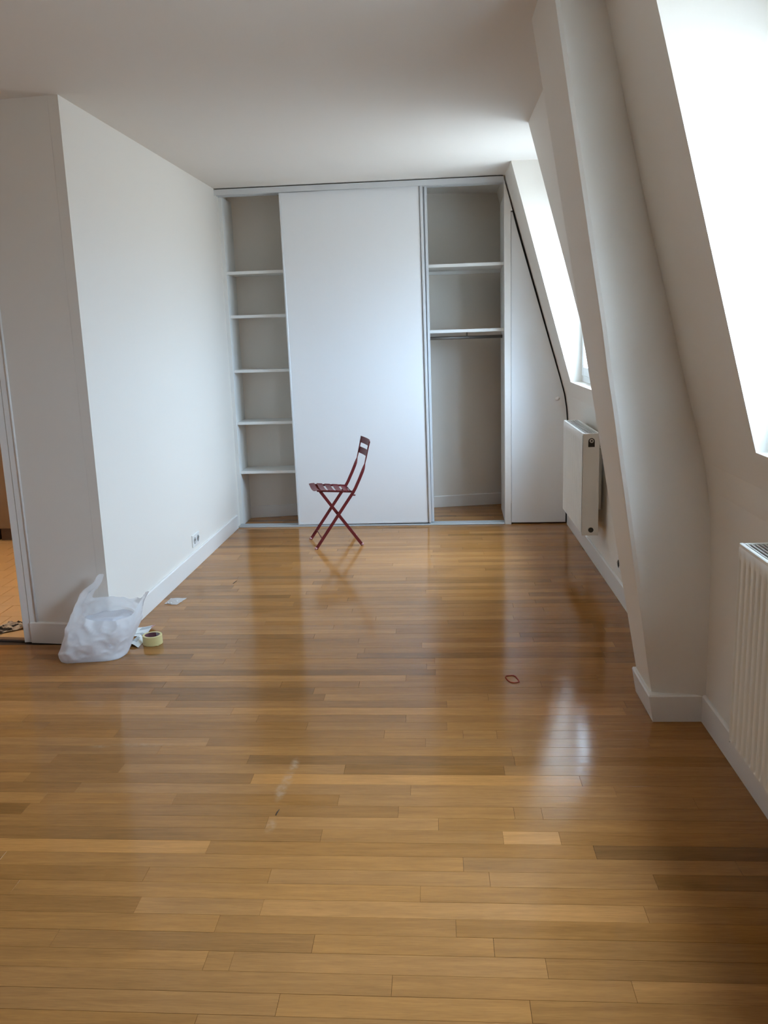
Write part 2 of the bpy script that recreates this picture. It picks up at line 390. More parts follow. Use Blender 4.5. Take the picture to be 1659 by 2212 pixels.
# ------------------------------------------------------------------ floor
BASE = (0.360, 0.162, 0.048)
def tint(t):
    l = 1.0 + 0.20 * t if t < 0 else 1.0 + 0.22 * t
    r, g, b = (c * l for c in BASE)
    j = rnd.uniform(-1, 1)
    if t < 0: r *= 1.02; b *= 0.94
    return (min(1, r * (1 + 0.02 * j)), min(1, g), min(1, b * (1 - 0.08 * j)), rnd.random())
ROWS = {-2: [(-0.39, 0.1, 0.2), (0.185, 0.5, -0.5)], -1: [(0.427, -0.1, 0.6)], 0: [(-0.594, 0.3, 0.2), (-0.529, 0.2, 0.2), (0.237, 0.0, -0.5)],
        1: [(-1.009, 0.0, -0.6), (-0.336, -0.8, 0.3), (0.116, 0.2, -0.4)], 2: [(-0.599, 0.1, -0.3), (0.024, -0.3, -0.4)],
        3: [(-0.836, -0.6, 0.6), (-0.494, 0.5, 0.95), (0.518, 1.0, 0.1)], 4: [(-1.215, -0.3, 0.1), (-0.07, 0.9, -0.1)],
        5: [(-0.858, -0.5, 0.1), (-0.499, -0.4, 0.7), (0.122, -0.1, 0.8), (0.575, 0.1, -1.5)], 6: [(-1.323, 0.3, 0.3), (0.051, 0.5, 0.4), (0.82, -0.3, -0.1)],
        7: [(-1.95, 0.2, 1.7), (-0.712, 1.7, -0.3), (0.435, -0.4, -1.8)], 8: [(-0.377, -0.6, 0.2), (0.175, -0.1, 1.8), (0.344, 1.8, -0.3)], 9: [(-0.559, -0.4, 0.5), (-0.019, 0.9, 0.3)],
        10: [(-0.147, -0.3, 0.4), (0.22, -0.4, 0.3), (0.307, 0.3, 0.3)], 11: [(-1.348, 0.8, -0.2), (-0.899, 0.1, -0.6), (-0.347, -0.6, 0.7), (0.799, -0.3, 0.0)],
        12: [(-1.258, -0.7, 0.2), (-0.111, 0.6, 0.7)], 13: [(-1.472, 0.5, -0.4), (-0.663, -0.6, 1.4), (0.46, 1.4, 0.0)], 14: [(-1.153, -0.5, 0.5), (-0.347, 0.3, -0.7), (0.21, -1.3, 0.1)],
        15: [(-1.433, 0.3, -0.5)], 16: [(-1.058, 0.0, 0.5), (0.248, 0.1, 0.2)], 17: [(-0.065, -0.3, 0.1)], 18: [(-0.223, -0.4, 0.1), (0.076, 0.1, 0.4), (0.203, 0.4, -0.3)],
        19: [(-0.53, -0.5, 0.5), (0.016, -0.3, 0.2)], 20: [(-0.145, -0.7, 0.1)], 21: [(-2.3, 0.4, 1.3), (-0.86, 1.3, 1.1), (0.72, 1.1, 0.2)], 22: [(0.018, -0.4, 0.5)],
        24: [(-0.029, -0.2, -0.4)], 25: [(-0.704, 0.1, -0.6), (-0.36, -0.6, 0.0)], 26: [(-2.023, 0.8, 1.3), (-0.158, 1.3, -0.1)],
        29: [(-1.024, 0.0, 0.7), (-0.031, -0.8, 0.7)], 30: [(-0.398, 0.1, -0.9)]}
PITCH, YORG, LEAN, PGAP = 0.0675, 1.7705, -0.013, 0.00025
def row_planks(k, xl, xr):
    spec = sorted(ROWS.get(k, [])); rt = lambda: rnd.choice((-1.3, -0.8, -0.4, -0.2, 0.0, 0.1, 0.4, 0.7, 1.1))
    rl = lambda: rnd.uniform(0.45, 1.25)
    if not spec: spec = [(rnd.uniform(-0.9, 0.4), rt(), rt())]
    out = []; x = spec[0][0]; t = spec[0][1]
    while x > xl:
        n_ = x - rl(); out.append((max(n_, xl), x, t)); x = n_; t = rt()
    for (xa, _, ta), (xb, tb, _) in zip(spec, spec[1:]):
        out.append((xa, xb, (ta + tb) / 2))
    x = spec[-1][0]; t = spec[-1][2]
    while x < xr:
        n_ = x + rl() + 0.2; out.append((x, min(n_, xr), t)); x = n_; t = rt()
    return [p for p in out if p[1] - p[0] > 0.02]
def plank_geo(bm, lay, x0, x1, k, col):
    g = PGAP * rnd.uniform(0.6, 1.6); ys0 = YORG + PITCH * k + g; ys1 = YORG + PITCH * (k + 1) - g
    x0 += g; x1 -= g; c = 0.0004; zt = rnd.uniform(-0.00035, 0.0); ti = rnd.uniform(-0.00007, 0.00007)
    sy = lambda x, y: y + LEAN * x
    ring = lambda e, z: [(x0 + e, sy(x0, ys0 + e), z - ti), (x1 - e, sy(x1, ys0 + e), z - ti), (x1 - e, sy(x1, ys1 - e), z + ti), (x0 + e, sy(x0, ys1 - e), z + ti)]
    rs = [[bm.verts.new(p) for p in ring(e, z)] for e, z in ((0.0, -0.012), (0.0, zt - 0.0004), (c, zt))]
    fs = [bm.faces.new(rs[2])]
    for A, B in zip(rs, rs[1:]):
        for q in range(4): fs.append(bm.faces.new((A[q], A[(q + 1) % 4], B[(q + 1) % 4], B[q])))
    for f in fs:
        for lp in f.loops: lp[lay] = col
floor = struct(box('floor', (-3.4, -3.7, -0.05), (1.12, 7.6, -0.008), M_sub), 'glossy honey oak strip parquet with boards across the room')
rest = bmesh.new(); rlay = rest.loops.layers.float_color.new('tint')
k_lo, k_hi = int((-3.7 - YORG) / PITCH) + 1, int((7.40 - YORG) / PITCH)
n_planks = 0
for k in range(k_lo, k_hi + 1):
    y = YORG + PITCH * (k + 0.5)
    if y < 4.03: xl = -3.39
    else: xl = -1.645 + (y - 4.0) * 0.012
    xr = 0.998
    if y > 7.08: xl = max(xl, -1.64 + (y - 7.06) / 0.183)
    if xl > 0.8: continue
    for x0, x1, t in row_planks(k, xl, xr):
        half = 0.47 * y + 0.12
        seen = 1.52 < y < 4.42 and x1 > -0.40 * y - 0.36 and x0 < 0.98
        if seen and n_planks < 295:
            b_ = bmesh.new(); lay = b_.loops.layers.float_color.new('tint')
            plank_geo(b_, lay, x0, x1, k, tint(t)); finish('plank', b_, M_wood, floor); n_planks += 1
        else:
            plank_geo(rest, rlay, x0, x1, k, tint(t))
st = finish('plank_field', rest, M_wood, floor); st['kind'] = 'stuff'

# kitchen floor: tiles in running bond
kf = struct(box('floor_kitchen', (-4.4, 4.12, -0.05), (-1.70, 7.1, -0.006), M_grout), 'warm tan tiled kitchen floor beyond the doorway')
tile_rest = bmesh.new()
for r_ in range(-2, 14):
    y0 = 4.484 + 0.195 * r_; y1 = y0 + 0.195
    xs = -2.50 - 0.09 * (r_ % 4) - 0.36 * 5
    for c_ in range(8):
        xa, xb = xs + 0.36 * c_, xs + 0.36 * (c_ + 1)
        xa, xb, ya, yb = max(xa, -4.39), min(xb, -1.72), max(y0, 4.12), min(y1, 7.09)
        if xb - xa < 0.03 or yb - ya < 0.03: continue
        if -3.5 < xb and xa < -2.1 and r_ < 9:
            box('tile', (xa + .0015, ya + .0015, -0.012), (xb - .0015, yb - .0015, rnd.uniform(-0.0006, 0.0)), M_tile, kf, bev=0.001)
        else: bx(tile_rest, (xa + .0015, ya + .0015, -0.012), (xb - .0015, yb - .0015, -0.0003))
finish('tile_field', tile_rest, M_tile, kf)['kind'] = 'stuff'
bm = bmesh.new(); prism(bm, [(-2.13, fy(-2.13) + 0.012), (-2.92, fy(-2.92) + 0.012), (-2.92, fy(-2.92) + 0.045), (-2.13, fy(-2.13) + 0.045)], -0.004, 0.006, 'z')
struct(finish('trim_1', bm, M_thresh), 'dark threshold strip under the kitchen doorway')

# ------------------------------------------------------------------ baseboards and door frame
def base_run(name, pts, h, t):
    """Baseboard with an eased top edge; pts run along the wall face with the room on their right-hand side."""
    bm = bmesh.new(); prof = [(0.0, 0.001), (t, 0.001), (t, h - 0.006), (t - 0.004, h - 0.001), (t - 0.007, h), (0.0, h)]
    P = [Vector(p) for p in pts]; rows = []
    for i, p in enumerate(P):
        d1 = (P[i] - P[i - 1]).normalized() if i else (P[1] - P[0]).normalized()
        d2 = (P[i + 1] - P[i]).normalized() if i < len(P) - 1 else d1
        n1, n2 = Vector((d1.y, -d1.x)), Vector((d2.y, -d2.x)); m = (n1 + n2).normalized(); m /= max(0.2, m.dot(n1))
        rows.append([bm.verts.new((p.x + m.x * a, p.y + m.y * a, z)) for a, z in prof])
    n = len(prof)
    for A, B in zip(rows, rows[1:]):
        for k in range(n): bm.faces.new((A[k], A[(k + 1) % n], B[(k + 1) % n], B[k]))
    bm.faces.new(rows[0][::-1]); bm.faces.new(rows[-1])
    return struct(finish(name, bm, M_trim))
base_run('baseboard_left', [(-2.088, fy(-2.088)), (LA.x, LA.y), (-1.6131, 6.625)], 0.112, 0.014)
base_run('baseboard_right', [(1.0, 6.55), (1.0, 3.40)], 0.110, 0.012)
base_run('baseboard_right', [(1.0, 3.125), (1.0, -3.68)], 0.110, 0.012)
def pier_base():
    bm = bmesh.new(); rings = []
    for z, e in ((0.001, 0.0), (0.103, 0.0), (0.109, 0.005)):          # nailed to the slanting face, so it leans with it
        xo = 0.806 - 0.1766 * z + e; xi = 0.825 - 0.1766 * z
        rings.append([bm.verts.new(p) for p in ((xo, 3.405, z), (xo, 3.116 + e, z), (0.990, 3.116 + e, z), (0.990, 3.160, z), (xi, 3.160, z), (xi, 3.405, z))])
    for A, B in zip(rings, rings[1:]):
        for k in range(6): bm.faces.new((A[k], A[(k + 1) % 6], B[(k + 1) % 6], B[k]))
    bm.faces.new(rings[0][::-1]); bm.faces.new(rings[-1])
    return struct(finish('baseboard_pier', bm, M_trim))
pier_base()
base_run('baseboard_back', [(-1.60, 7.008), (0.99, 7.483)], 0.10, 0.012)
base_run('baseboard_west', [(-3.4, -3.68), (-3.4, fy(-3.4)), (-2.99, fy(-2.99))], 0.11, 0.012)

dr = struct(thing('door_1', 'white painted kitchen door frame at the left edge', 'door frame', (0, 0, 0)))
y_ = fy(-2.11)
def post(name, xa, xb, ya, yb, z0, z1, bev=0.0015): return box(name, (xa, ya, z0), (xb, yb, z1), M_trim, dr, bev=bev)
post('jamb', -2.132, -2.094, y_ - 0.006, y_ + 0.085, 0.0, 2.06)
post('casing', -2.091, -2.056, fy(-2.07) - 0.005, fy(-2.07) + 0.004, 0.112, 2.10, 0.001)
bm = bmesh.new(); tube(bm, [(-2.053, fy(-2.05) - 0.004, 0.112), (-2.053, fy(-2.05) - 0.004, 2.10)], 0.006, 8); finish('bead', bm, M_trim, dr, smooth=True)
post('jamb', -2.966, -2.928, fy(-2.95) - 0.006, fy(-2.95) + 0.085, 0.0, 2.06)
bm = bmesh.new(); prism(bm, [(-2.132, fy(-2.132) - 0.006), (-2.928, fy(-2.928) - 0.006), (-2.928, fy(-2.928) + 0.08), (-2.132, fy(-2.132) + 0.08)], 2.02, 2.06, 'z'); finish('head_jamb', bm, M_trim, dr)

# ------------------------------------------------------------------ windows
for wi, (ya, yb) in enumerate(WIN):
    ya_, yb_ = ya + 0.01, yb + 0.10                         # the frame runs into the leaning plaster reveals
    w = struct(thing('window_%d' % (wi + 1), ['tall white casement window in the recess beside the wardrobe', 'tall white casement window in the recess nearest the viewer'][wi], 'window', (0, 0, 0)))
    X0, X1, Z0, Z1 = 1.022, 1.085, 1.115, 2.205
    fr = bmesh.new()
    for a, b in (((X0, ya_, Z0), (X1, ya_ + 0.06, Z1)), ((X0, yb_ - 0.06, Z0), (X1, yb_, Z1)), ((X0, ya_ + 0.06, Z0), (X1, yb_ - 0.06, Z0 + 0.05)), ((X0, ya_ + 0.06, Z1 - 0.04), (X1, yb_ - 0.06, Z1))):
        bx(fr, a, b, 0.003)
    finish('frame', fr, M_pvc, w)
    ym = (ya_ + yb_) / 2
    for s0, s1 in ((ya_ + 0.055, ym - 0.002), (ym + 0.002, yb_ - 0.055)):
        sb = bmesh.new(); t = 0.062; za, zb = Z0 + 0.045, Z1 - 0.035; xa, xb = X0 - 0.012, X0 + 0.045
        for a, b in (((xa, s0, za), (xb, s0 + t, zb)), ((xa, s1 - t, za), (xb, s1, zb)), ((xa, s0 + t, za), (xb, s1 - t, za + t)), ((xa, s0 + t, zb - t), (xb, s1 - t, zb))):
            bx(sb, a, b, 0.004)
        sash = finish('sash', sb, M_pvc, w)
        box('pane', (xa + 0.026, s0 + t - 0.005, za + t - 0.005), (xa + 0.030, s1 - t + 0.005, zb - t + 0.005), M_glass, sash)
    hb = bmesh.new(); bx(hb, (X0 - 0.022, ym - 0.018, 1.60), (X0 - 0.012, ym + 0.018, 1.68), 0.003); bx(hb, (X0 - 0.055, ym - 0.009, 1.63), (X0 - 0.02, ym + 0.009, 1.65), 0.003); bx(hb, (X0 - 0.058, ym - 0.010, 1.52), (X0 - 0.044, ym + 0.010, 1.65), 0.004)
    finish('handle', hb, M_pvc, w)

# ------------------------------------------------------------------ built-in wardrobe
TH = -0.02283
ward = thing('built_in_wardrobe', 'built-in white wardrobe with sliding doors, open shelves and slanted side door', 'wardrobe', (-1.6079, 6.6444, 0), TH)
def wb(name, a, b, m=M_cup, parent=None, bev=0.001): return box(name, a, b, m, parent or ward, bev=bev)
wb('side_panel', (-0.006, 0.085, 0.0), (0.022, 0.370, 2.53))
wb('divider_panel', (0.98, 0.10, 0.0), (0.998, 0.50, 2.53))
wb('side_panel', (2.128, 0.09, 0.0), (2.146, 0.60, 2.45))
for z in (1.977, 1.651, 1.232, 0.823, 0.428):
    d0 = 0.088 if z > 1.9 else 0.11
    wb('shelf', (0.0225, d0, z - 0.011), (0.979, 0.375, z + 0.011))
for z in (1.972, 1.489): wb('shelf', (0.9985, 0.10, z - 0.012), (2.1275, 0.56, z + 0.012))
wb('shelf_batten', (0.9985, 0.535, 1.934), (2.1275, 0.552, 1.9595))
wb('shelf_batten', (0.9985, 0.535, 1.449), (2.1275, 0.552, 1.4765))
bm = bmesh.new(); tube(bm, [(1.0, 0.33, 1.437), (2.127, 0.33, 1.437)], 0.0125, 16); finish('hanging_rail', bm, M_alud, ward, smooth=True)
wb('rail_bracket', (1.845, 0.322, 1.425), (1.857, 0.338, 1.4765), M_alud)
# head rail: box section with two lips
bm = bmesh.new()
prism(bm, [(-0.030, 2.528), (-0.030, 2.568), (0.085, 2.568), (0.085, 2.528), (0.083, 2.528), (0.083, 2.556), (0.041, 2.556), (0.041, 2.530), (0.038, 2.530), (0.038, 2.556), (-0.026, 2.556), (-0.026, 2.528)], -0.012, 2.122, 'x')
finish('top_rail', bm, M_rail, ward)
wb('ceiling_gap_shade', (0.0, 0.0, 2.5685), (2.12, 0.06, CEIL - 0.0005), M_gap, bev=0)  # dark strip added to paint the shaded gap under the ceiling
# bottom track with raised lips
bm = bmesh.new()
prism(bm, [(-0.012, 0.0005), (-0.012, 0.006), (-0.008, 0.012), (0.0, 0.012), (0.002, 0.007), (0.036, 0.007), (0.038, 0.012), (0.042, 0.012), (0.044, 0.007), (0.078, 0.007), (0.080, 0.012), (0.086, 0.012), (0.086, 0.0005)], 0.004, 2.122, 'x')
finish('bottom_track', bm, M_track, ward)
# front sliding door, hung very slightly out of plumb
def sliding(x0, x1, y, tilt, front):
    d = bpy.data.objects.new('sliding_door', None)
    bm = bmesh.new(); bx(bm, (0.012, 0.004, 0.0), (x1 - x0 - 0.026, 0.016, 2.512), 0.0008)
    d = finish('sliding_door', bm, M_panel, ward, loc=(x0, y, 0.016), rot=(0, tilt, 0))
    W = x1 - x0
    bm = bmesh.new(); bx(bm, (0.0, -0.003, -0.001), (0.0125, 0.026, 2.512), 0.0015); finish('stile', bm, M_alu, d)
    bm = bmesh.new()                                        # handle stile: two ribs and a groove
    prism(bm, [(W - 0.028, 0.002), (W - 0.027, -0.001), (W - 0.024, 0.010), (W - 0.019, 0.010), (W - 0.018, -0.006), (W - 0.004, -0.006), (W - 0.003, 0.004), (W, 0.004), (W, 0.028), (W - 0.028, 0.028)], -0.001, 2.512, 'z'); finish('stile', bm, M_alu, d)
    bm = bmesh.new(); bx(bm, (0.0126, 0.000, -0.002), (W - 0.0285, 0.018, 0.010), 0.001); finish('bottom_edge', bm, M_alu, d)
    return d
sliding(0.491, 1.552, -0.002, -0.0064, True)
sliding(0.535, 1.572, 0.043, -0.0022, False)
# post and the slanted hinged door under the roof slope
lx = lambda z: (wall_x(z) + 1.6079) * 1.0002
bm = bmesh.new()
ztop = 2.562
prism(bm, [(2.1255, 0.0005), (2.1735, 0.0005), (2.1735, 2.33), (2.186, 2.33), (2.127, 2.541), (2.1255, 2.545)], -0.014, 0.09, 'y'); finish('post', bm, M_trim, ward)
bm = bmesh.new()
gap = lambda z: 0.019 if z < 2.1 else 0.016
pts = [(2.1765, 0.012), (2.590, 0.012)] + [(lx(z) - (0.012 + max(0, z - 1.1) * 0.006), z) for z in (0.70, 0.80, 0.90, 1.0, 1.08, 1.124, 1.5, 1.9, 2.2)] + [(2.186, 2.322), (2.1765, 2.322)]
prism(bm, pts, -0.004, 0.016, 'y'); hd = finish('hinged_door', bm, M_panel, ward)
bm = bmesh.new(); lathe(bm, [(0.0, 0.0), (0.010, 0.0), (0.008, 0.012), (0.016, 0.020), (0.0165, 0.027), (0.010, 0.033), (0.0, 0.034)], 20, closed=False)
finish('knob', bm, M_trim, hd, smooth=True, loc=(2.517, -0.004, 0.969), rot=(math.pi / 2, 0, 0))
# dark sheet behind the slope gap; its colour stands in for the shade there
bm = bmesh.new(); prism(bm, [(2.18, 0.002)] + [(2.606, 0.002)] + [(lx(z) + 0.0, z) for z in (0.7, 0.8, 0.9, 1.0, 1.08, 1.124, 1.5, 1.9, 2.3)] + [(2.174, 2.40), (2.174, 2.0)], 0.03, 0.036, 'y'); finish('slope_gap_shade', bm, M_gap, ward)

# ------------------------------------------------------------------ radiators
def make_radiator(name, label, y0, y1):
    """Panel radiator along Y from y0 (near end) to y1; built at the wall x = 1.0."""
    L = y1 - y0; XF, XB, ZB, ZT = -0.150, -0.052, 0.272, 0.880
    t = thing(name, label, 'radiator', (1.0, y0, 0), 0, 'white panel radiators under the windows')
    bm = bmesh.new(); n = max(8, int(L / 0.0375)); p = L / n; xs = []
    m_ = 0.022
    # fluted front: flat borders top and bottom, rounded grooves between
    cols = [(0.004, 0.0)]
    for i in range(n):
        c = p * (i + 0.5)
        for du, dd in ((-0.42, 0), (-0.22, 0.0), (-0.13, 0.005), (0.0, 0.0068), (0.13, 0.005), (0.22, 0.0), (0.42, 0)): cols.append((c + du * p, dd))
    cols.append((L - 0.004, 0.0))
    zr = [(ZB, 0.0, 0.010), (ZB + 0.006, 0.0, 0.0), (ZB + 0.010, 0.0, 0.0), (ZB + 0.018, 1.0, 0.0), (ZT - 0.052, 1.0, 0.0), (ZT - 0.040, 0.0, 0.0), (ZT - 0.012, 0.0, 0.0), (ZT - 0.004, 0.0, 0.004), (ZT - 0.002, 0.0, 0.014)]
    grid = [[bm.verts.new((XF + d * f + e, y, z)) for y, d in cols] for z, f, e in zr]
    for A, B in zip(grid, grid[1:]):
        for k in range(len(cols) - 1): bm.faces.new((A[k], A[k + 1], B[k + 1], B[k]))
    fp = finish('front_panel', bm, M_rad, t, smooth=True); fp.data.set_sharp_from_angle(angle=math.radians(50))
    bm = bmesh.new(); bx(bm, (XB - 0.012, 0.004, ZB), (XB, L - 0.004, ZT - 0.004), 0.003); finish('back_panel', bm, M_rad, t)
    bm = bmesh.new(); bx(bm, (XF + 0.02, 0.01, ZB + 0.01), (XB - 0.014, L - 0.01, ZT - 0.014), 0.0); finish('convector_shade', bm, M_radin, t)  # solid block, coloured dark as the shade below the grille
    for ys, ye in ((0.0, 0.003), (L - 0.003, L)):
        bm = bmesh.new(); bx(bm, (XF + 0.002, ys, ZB - 0.004), (XB + 0.001, ye, ZT), 0.0012); finish('side_cover', bm, M_rad, t)
    bm = bmesh.new()
    bx(bm, (XF + 0.001, 0.003, ZT - 0.010), (XF + 0.012, L - 0.003, ZT + 0.002), 0.002); bx(bm, (XB - 0.010, 0.003, ZT - 0.010), (XB + 0.001, L - 0.003, ZT + 0.002), 0.002)
    bx(bm, (XF + 0.012, 0.003, ZT - 0.010), (XB - 0.010, 0.012, ZT + 0.001), 0.001); bx(bm, (XF + 0.012, L - 0.012, ZT - 0.010), (XB - 0.010, L - 0.003, ZT + 0.001), 0.001)
    g = finish('top_grille', bm, M_rad, t)
    for i in range(6):
        x = XF + 0.0175 + i * 0.0122
        bm = bmesh.new(); bx(bm, (x, 0.012, ZT - 0.006), (x + 0.0040, L - 0.012, ZT - 0.001)); finish('grille_bar', bm, M_grille, g)
    # fittings on the near side cover
    bm = bmesh.new(); xc = XF + 0.052; zc = ZT - 0.045
    pts = [(xc + 0.0185 * math.cos(a), zc + 0.0185 * math.sin(a)) for a in [math.pi * k / 10 for k in range(11)]] + [(xc - 0.0185, zc - 0.034), (xc + 0.0185, zc - 0.034)]
    prism(bm, pts, -0.0012, 0.0005, 'y'); so = finish('keyhole_shade_plate', bm, M_radin, t); so['label'] = 'dark arched plate painted as the shaded opening around the bleed plug'  # plate on the cover; its dark colour paints the shade of a hole
    bm = bmesh.new(); lathe(bm, [(0.0055, 0.0), (0.012, 0.0), (0.012, 0.004), (0.0055, 0.005)], 20); finish('bleed_plug', bm, M_plug, t, smooth=True, loc=(xc, -0.001, zc + 0.002), rot=(math.pi / 2, 0, 0))
    bm = bmesh.new(); disc(bm, (xc + 0.004, 0.0, ZB + 0.030), 0.022, -0.003, 'y'); finish('valve_collar', bm, M_rad, t)
    bm = bmesh.new(); disc(bm, (xc + 0.004, -0.0028, ZB + 0.030), 0.0155, -0.0012, 'y'); finish('valve_port_shade', bm, M_radin, t)  # dark disc painting the shade of the round hole
    for yb_ in (0.14, L - 0.14):
        bm = bmesh.new(); bx(bm, (XB, yb_ - 0.02, 0.40), (-0.0125, yb_ + 0.02, 0.78), 0.002); finish('wall_bracket', bm, M_rad, t)
    return t
make_radiator('radiator', 'white panel radiator beside the wardrobe, below the far window', 5.065, 5.83)
make_radiator('radiator', 'white panel radiator cut off by the right edge of the photo', 1.42, 2.425)

# ------------------------------------------------------------------ red folding chair
A15 = math.radians(15)
chair = thing('folding_chair', 'dark red metal folding chair with slatted seat, in front of the wardrobe', 'chair', (-0.879, 5.876, 0), A15)
UZ = lambda a, b: Vector((b[0] - a[0], 0, b[1] - a[1]))
def sidebar(name, pts, v, w=0.0215, t=0.0065, twist_z=None):
    P = [(u, v, z) for u, z in pts]; W, T = [], []
    for i in range(len(pts)):
        d = UZ(pts[max(i - 1, 0)], pts[min(i + 1, len(pts) - 1)]).normalized(); nrm = Vector((d.z, 0, -d.x)); vv = Vector((0, 1, 0))
        ang = 0.0
        if twist_z: ang = min(1, max(0, (pts[i][1] - twist_z[0]) / (twist_z[1] - twist_z[0]))) * math.pi / 2
        W.append(nrm * math.cos(ang) + vv * math.sin(ang)); T.append(vv * math.cos(ang) - nrm * math.sin(ang))
    bm = bmesh.new(); flatbar(bm, P, W, w, T, t); bmesh.ops.bevel(bm, geom=bm.edges[:], offset=0.0008, segments=1, affect='EDGES')
    return finish(name, bm, M_red, chair)
BACK = [(0.006, 0.004), (0.09, 0.1215), (0.177, 0.2425), (0.287, 0.394), (0.305, 0.424), (0.321, 0.457), (0.336, 0.487), (0.350, 0.518), (0.360, 0.540), (0.368, 0.560), (0.374, 0.578), (0.380, 0.598), (0.392, 0.645), (0.407, 0.706), (0.420, 0.752)]
SEAT_LEG = [(0.345, 0.004), (0.177, 0.2425), (0.058, 0.414)]
for v in (0.0, 0.315):
    sidebar('back_leg', BACK, v, twist_z=(0.545, 0.605))
for v in (0.020, 0.295):
    sidebar('seat_leg', SEAT_LEG, v)
    sidebar('seat_rail', [(0.035, 0.4195), (0.16, 0.409), (0.289, 0.397)], v + (0.007 if v < 0.1 else -0.007), w=0.014, t=0.005)
bm = bmesh.new(); tube(bm, [(0.055, 0.0, 0.072), (0.055, 0.315, 0.072)], 0.0035, 8); finish('stretcher', bm, M_red, chair, smooth=True)
bm = bmesh.new(); tube(bm, [(0.300, 0.020, 0.068), (0.300, 0.295, 0.068)], 0.0035, 8); finish('stretcher', bm, M_red, chair, smooth=True)
bm = bmesh.new(); tube(bm, [(0.286, 0.0, 0.390), (0.286, 0.315, 0.390)], 0.004, 8); finish('rear_rod', bm, M_red, chair, smooth=True)
for i in range(5):
    u0 = 0.012 + i * 0.0572; bm = bmesh.new(); N = 10; top, bot = [], []
    for k in range(N + 1):
        f = k / N; v = 0.004 + 0.308 * f; dip = 0.012 * math.sin(math.pi * f); curl = 0.004 * math.sin(math.pi * f) if i == 0 else 0.0
        row = []
        for du in (0.0, 0.5, 1.0):
            u = u0 + 0.0405 * du; z = 0.4345 - 0.118 * u - dip - (0.007 * (1 - du) ** 2 if i == 0 else 0) - (0.004 * du * du if i == 4 else 0)
            row.append((u, v, z))
        top.append([bm.verts.new(p) for p in row]); bot.append([bm.verts.new((p[0], p[1], p[2] - 0.003)) for p in row])
    for k in range(N):
        for j in range(2):
            bm.faces.new((top[k][j], top[k][j + 1], top[k + 1][j + 1], top[k + 1][j])); bm.faces.new((bot[k][j], bot[k + 1][j], bot[k + 1][j + 1], bot[k][j + 1]))
        for j in (0, 2): bm.faces.new((top[k][j], top[k + 1][j], bot[k + 1][j], bot[k][j]))
    for R, S in ((top[0], bot[0]), (top[N], bot[N])):
        for j in range(2): bm.faces.new((R[j], R[j + 1], S[j + 1], S[j]))
    finish('seat_slat', bm, M_red, chair)
for (ub, zb, ut, zt) in ((0.3885, 0.637, 0.4005, 0.681), (0.4055, 0.711, 0.4165, 0.756)):
    bm = bmesh.new(); N = 12; rows = []
    for k in range(N + 1):
        f = k / N; v = -0.006 + 0.331 * f; bow = 0.026 * (1 - (2 * f - 1) ** 2) - 0.003
        d = Vector((ut - ub, 0, zt - zb)).normalized(); nrm = Vector((d.z, 0, -d.x))
        rows.append([bm.verts.new(Vector((u, v, z)) + nrm * (bow + o_)) for u, z, o_ in ((ub, zb, 0.0015), (ub, zb, 0.0045), (ut, zt, 0.0045), (ut, zt, 0.0015))])
    for A, B in zip(rows, rows[1:]):
        for k in range(4): bm.faces.new((A[k], A[(k + 1) % 4], B[(k + 1) % 4], B[k]))
    bm.faces.new(rows[0][::-1]); bm.faces.new(rows[-1]); finish('back_slat', bm, M_red, chair)
for (u, v) in ((0.004, 0.0), (0.004, 0.315), (0.347, 0.020), (0.347, 0.295)):
    bm = bmesh.new(); s = -1 if u < 0.1 else 1
    tube(bm, [(u - s * 0.006, v, 0.017), (u, v, 0.009), (u + s * 0.006, v, 0.0045)], [0.009, 0.0095, 0.0042], 10); finish('foot_cap', bm, M_cap, chair, smooth=True)
for v, s in ((-0.003, -1), (0.318, 1)):
    bm = bmesh.new(); disc(bm, (0.177, v, 0.2425), 0.006, s * 0.003, 'y', 12); finish('rivet', bm, M_red, chair)
    bm = bmesh.new(); disc(bm, (0.287, v, 0.390), 0.005, s * 0.003, 'y', 12); finish('rivet', bm, M_red, chair)
for v in (0.0, 0.315): box('stop_lug', (0.286, v - 0.006, 0.372), (0.304, v + 0.006, 0.381), M_red, chair, bev=0.002)

# ------------------------------------------------------------------ double sockets
def socket(label, loc, rotz):
    """Horizontal double socket; local x along the wall, local -y out of the wall."""
    t = thing('wall_socket', label, 'socket', loc, rotz, 'double wall sockets')
    bm = bmesh.new(); bx(bm, (-0.076, -0.009, -0.041), (0.076, 0.0, 0.041), 0.003, 2); finish('face_plate', bm, M_sock, t)
    for xc in (-0.036, 0.036):
        bm = bmesh.new(); lathe(bm, [(0.0, -0.001), (0.0195, -0.001), (0.0205, 0.002), (0.0225, 0.002), (0.0225, 0.0), (0.0, 0.0)], 24, closed=False)
        w = finish('socket_well', bm, M_sockin, t, loc=(xc, -0.009, 0), rot=(math.pi / 2, 0, 0))
        for dx in (-0.0095, 0.0095):
            bm = bmesh.new(); disc(bm, (dx, 0, 0.0008), 0.0028, 0.0006, 'z', 10); finish('pin_hole', bm, M_pin, w)
        bm = bmesh.new(); tube(bm, [(0, 0.010, 0.0), (0, 0.010, 0.010)], 0.0024, 8); finish('earth_pin', bm, M_plug, w)
    return t
socket('white double socket low on the bright left wall', (-1.6287, 5.50, 0.184), math.radians(90) - 0.0137)
socket('white double socket on the right wall, half hidden behind the slanting pier', (1.0, 4.635, 0.20), math.radians(-90))

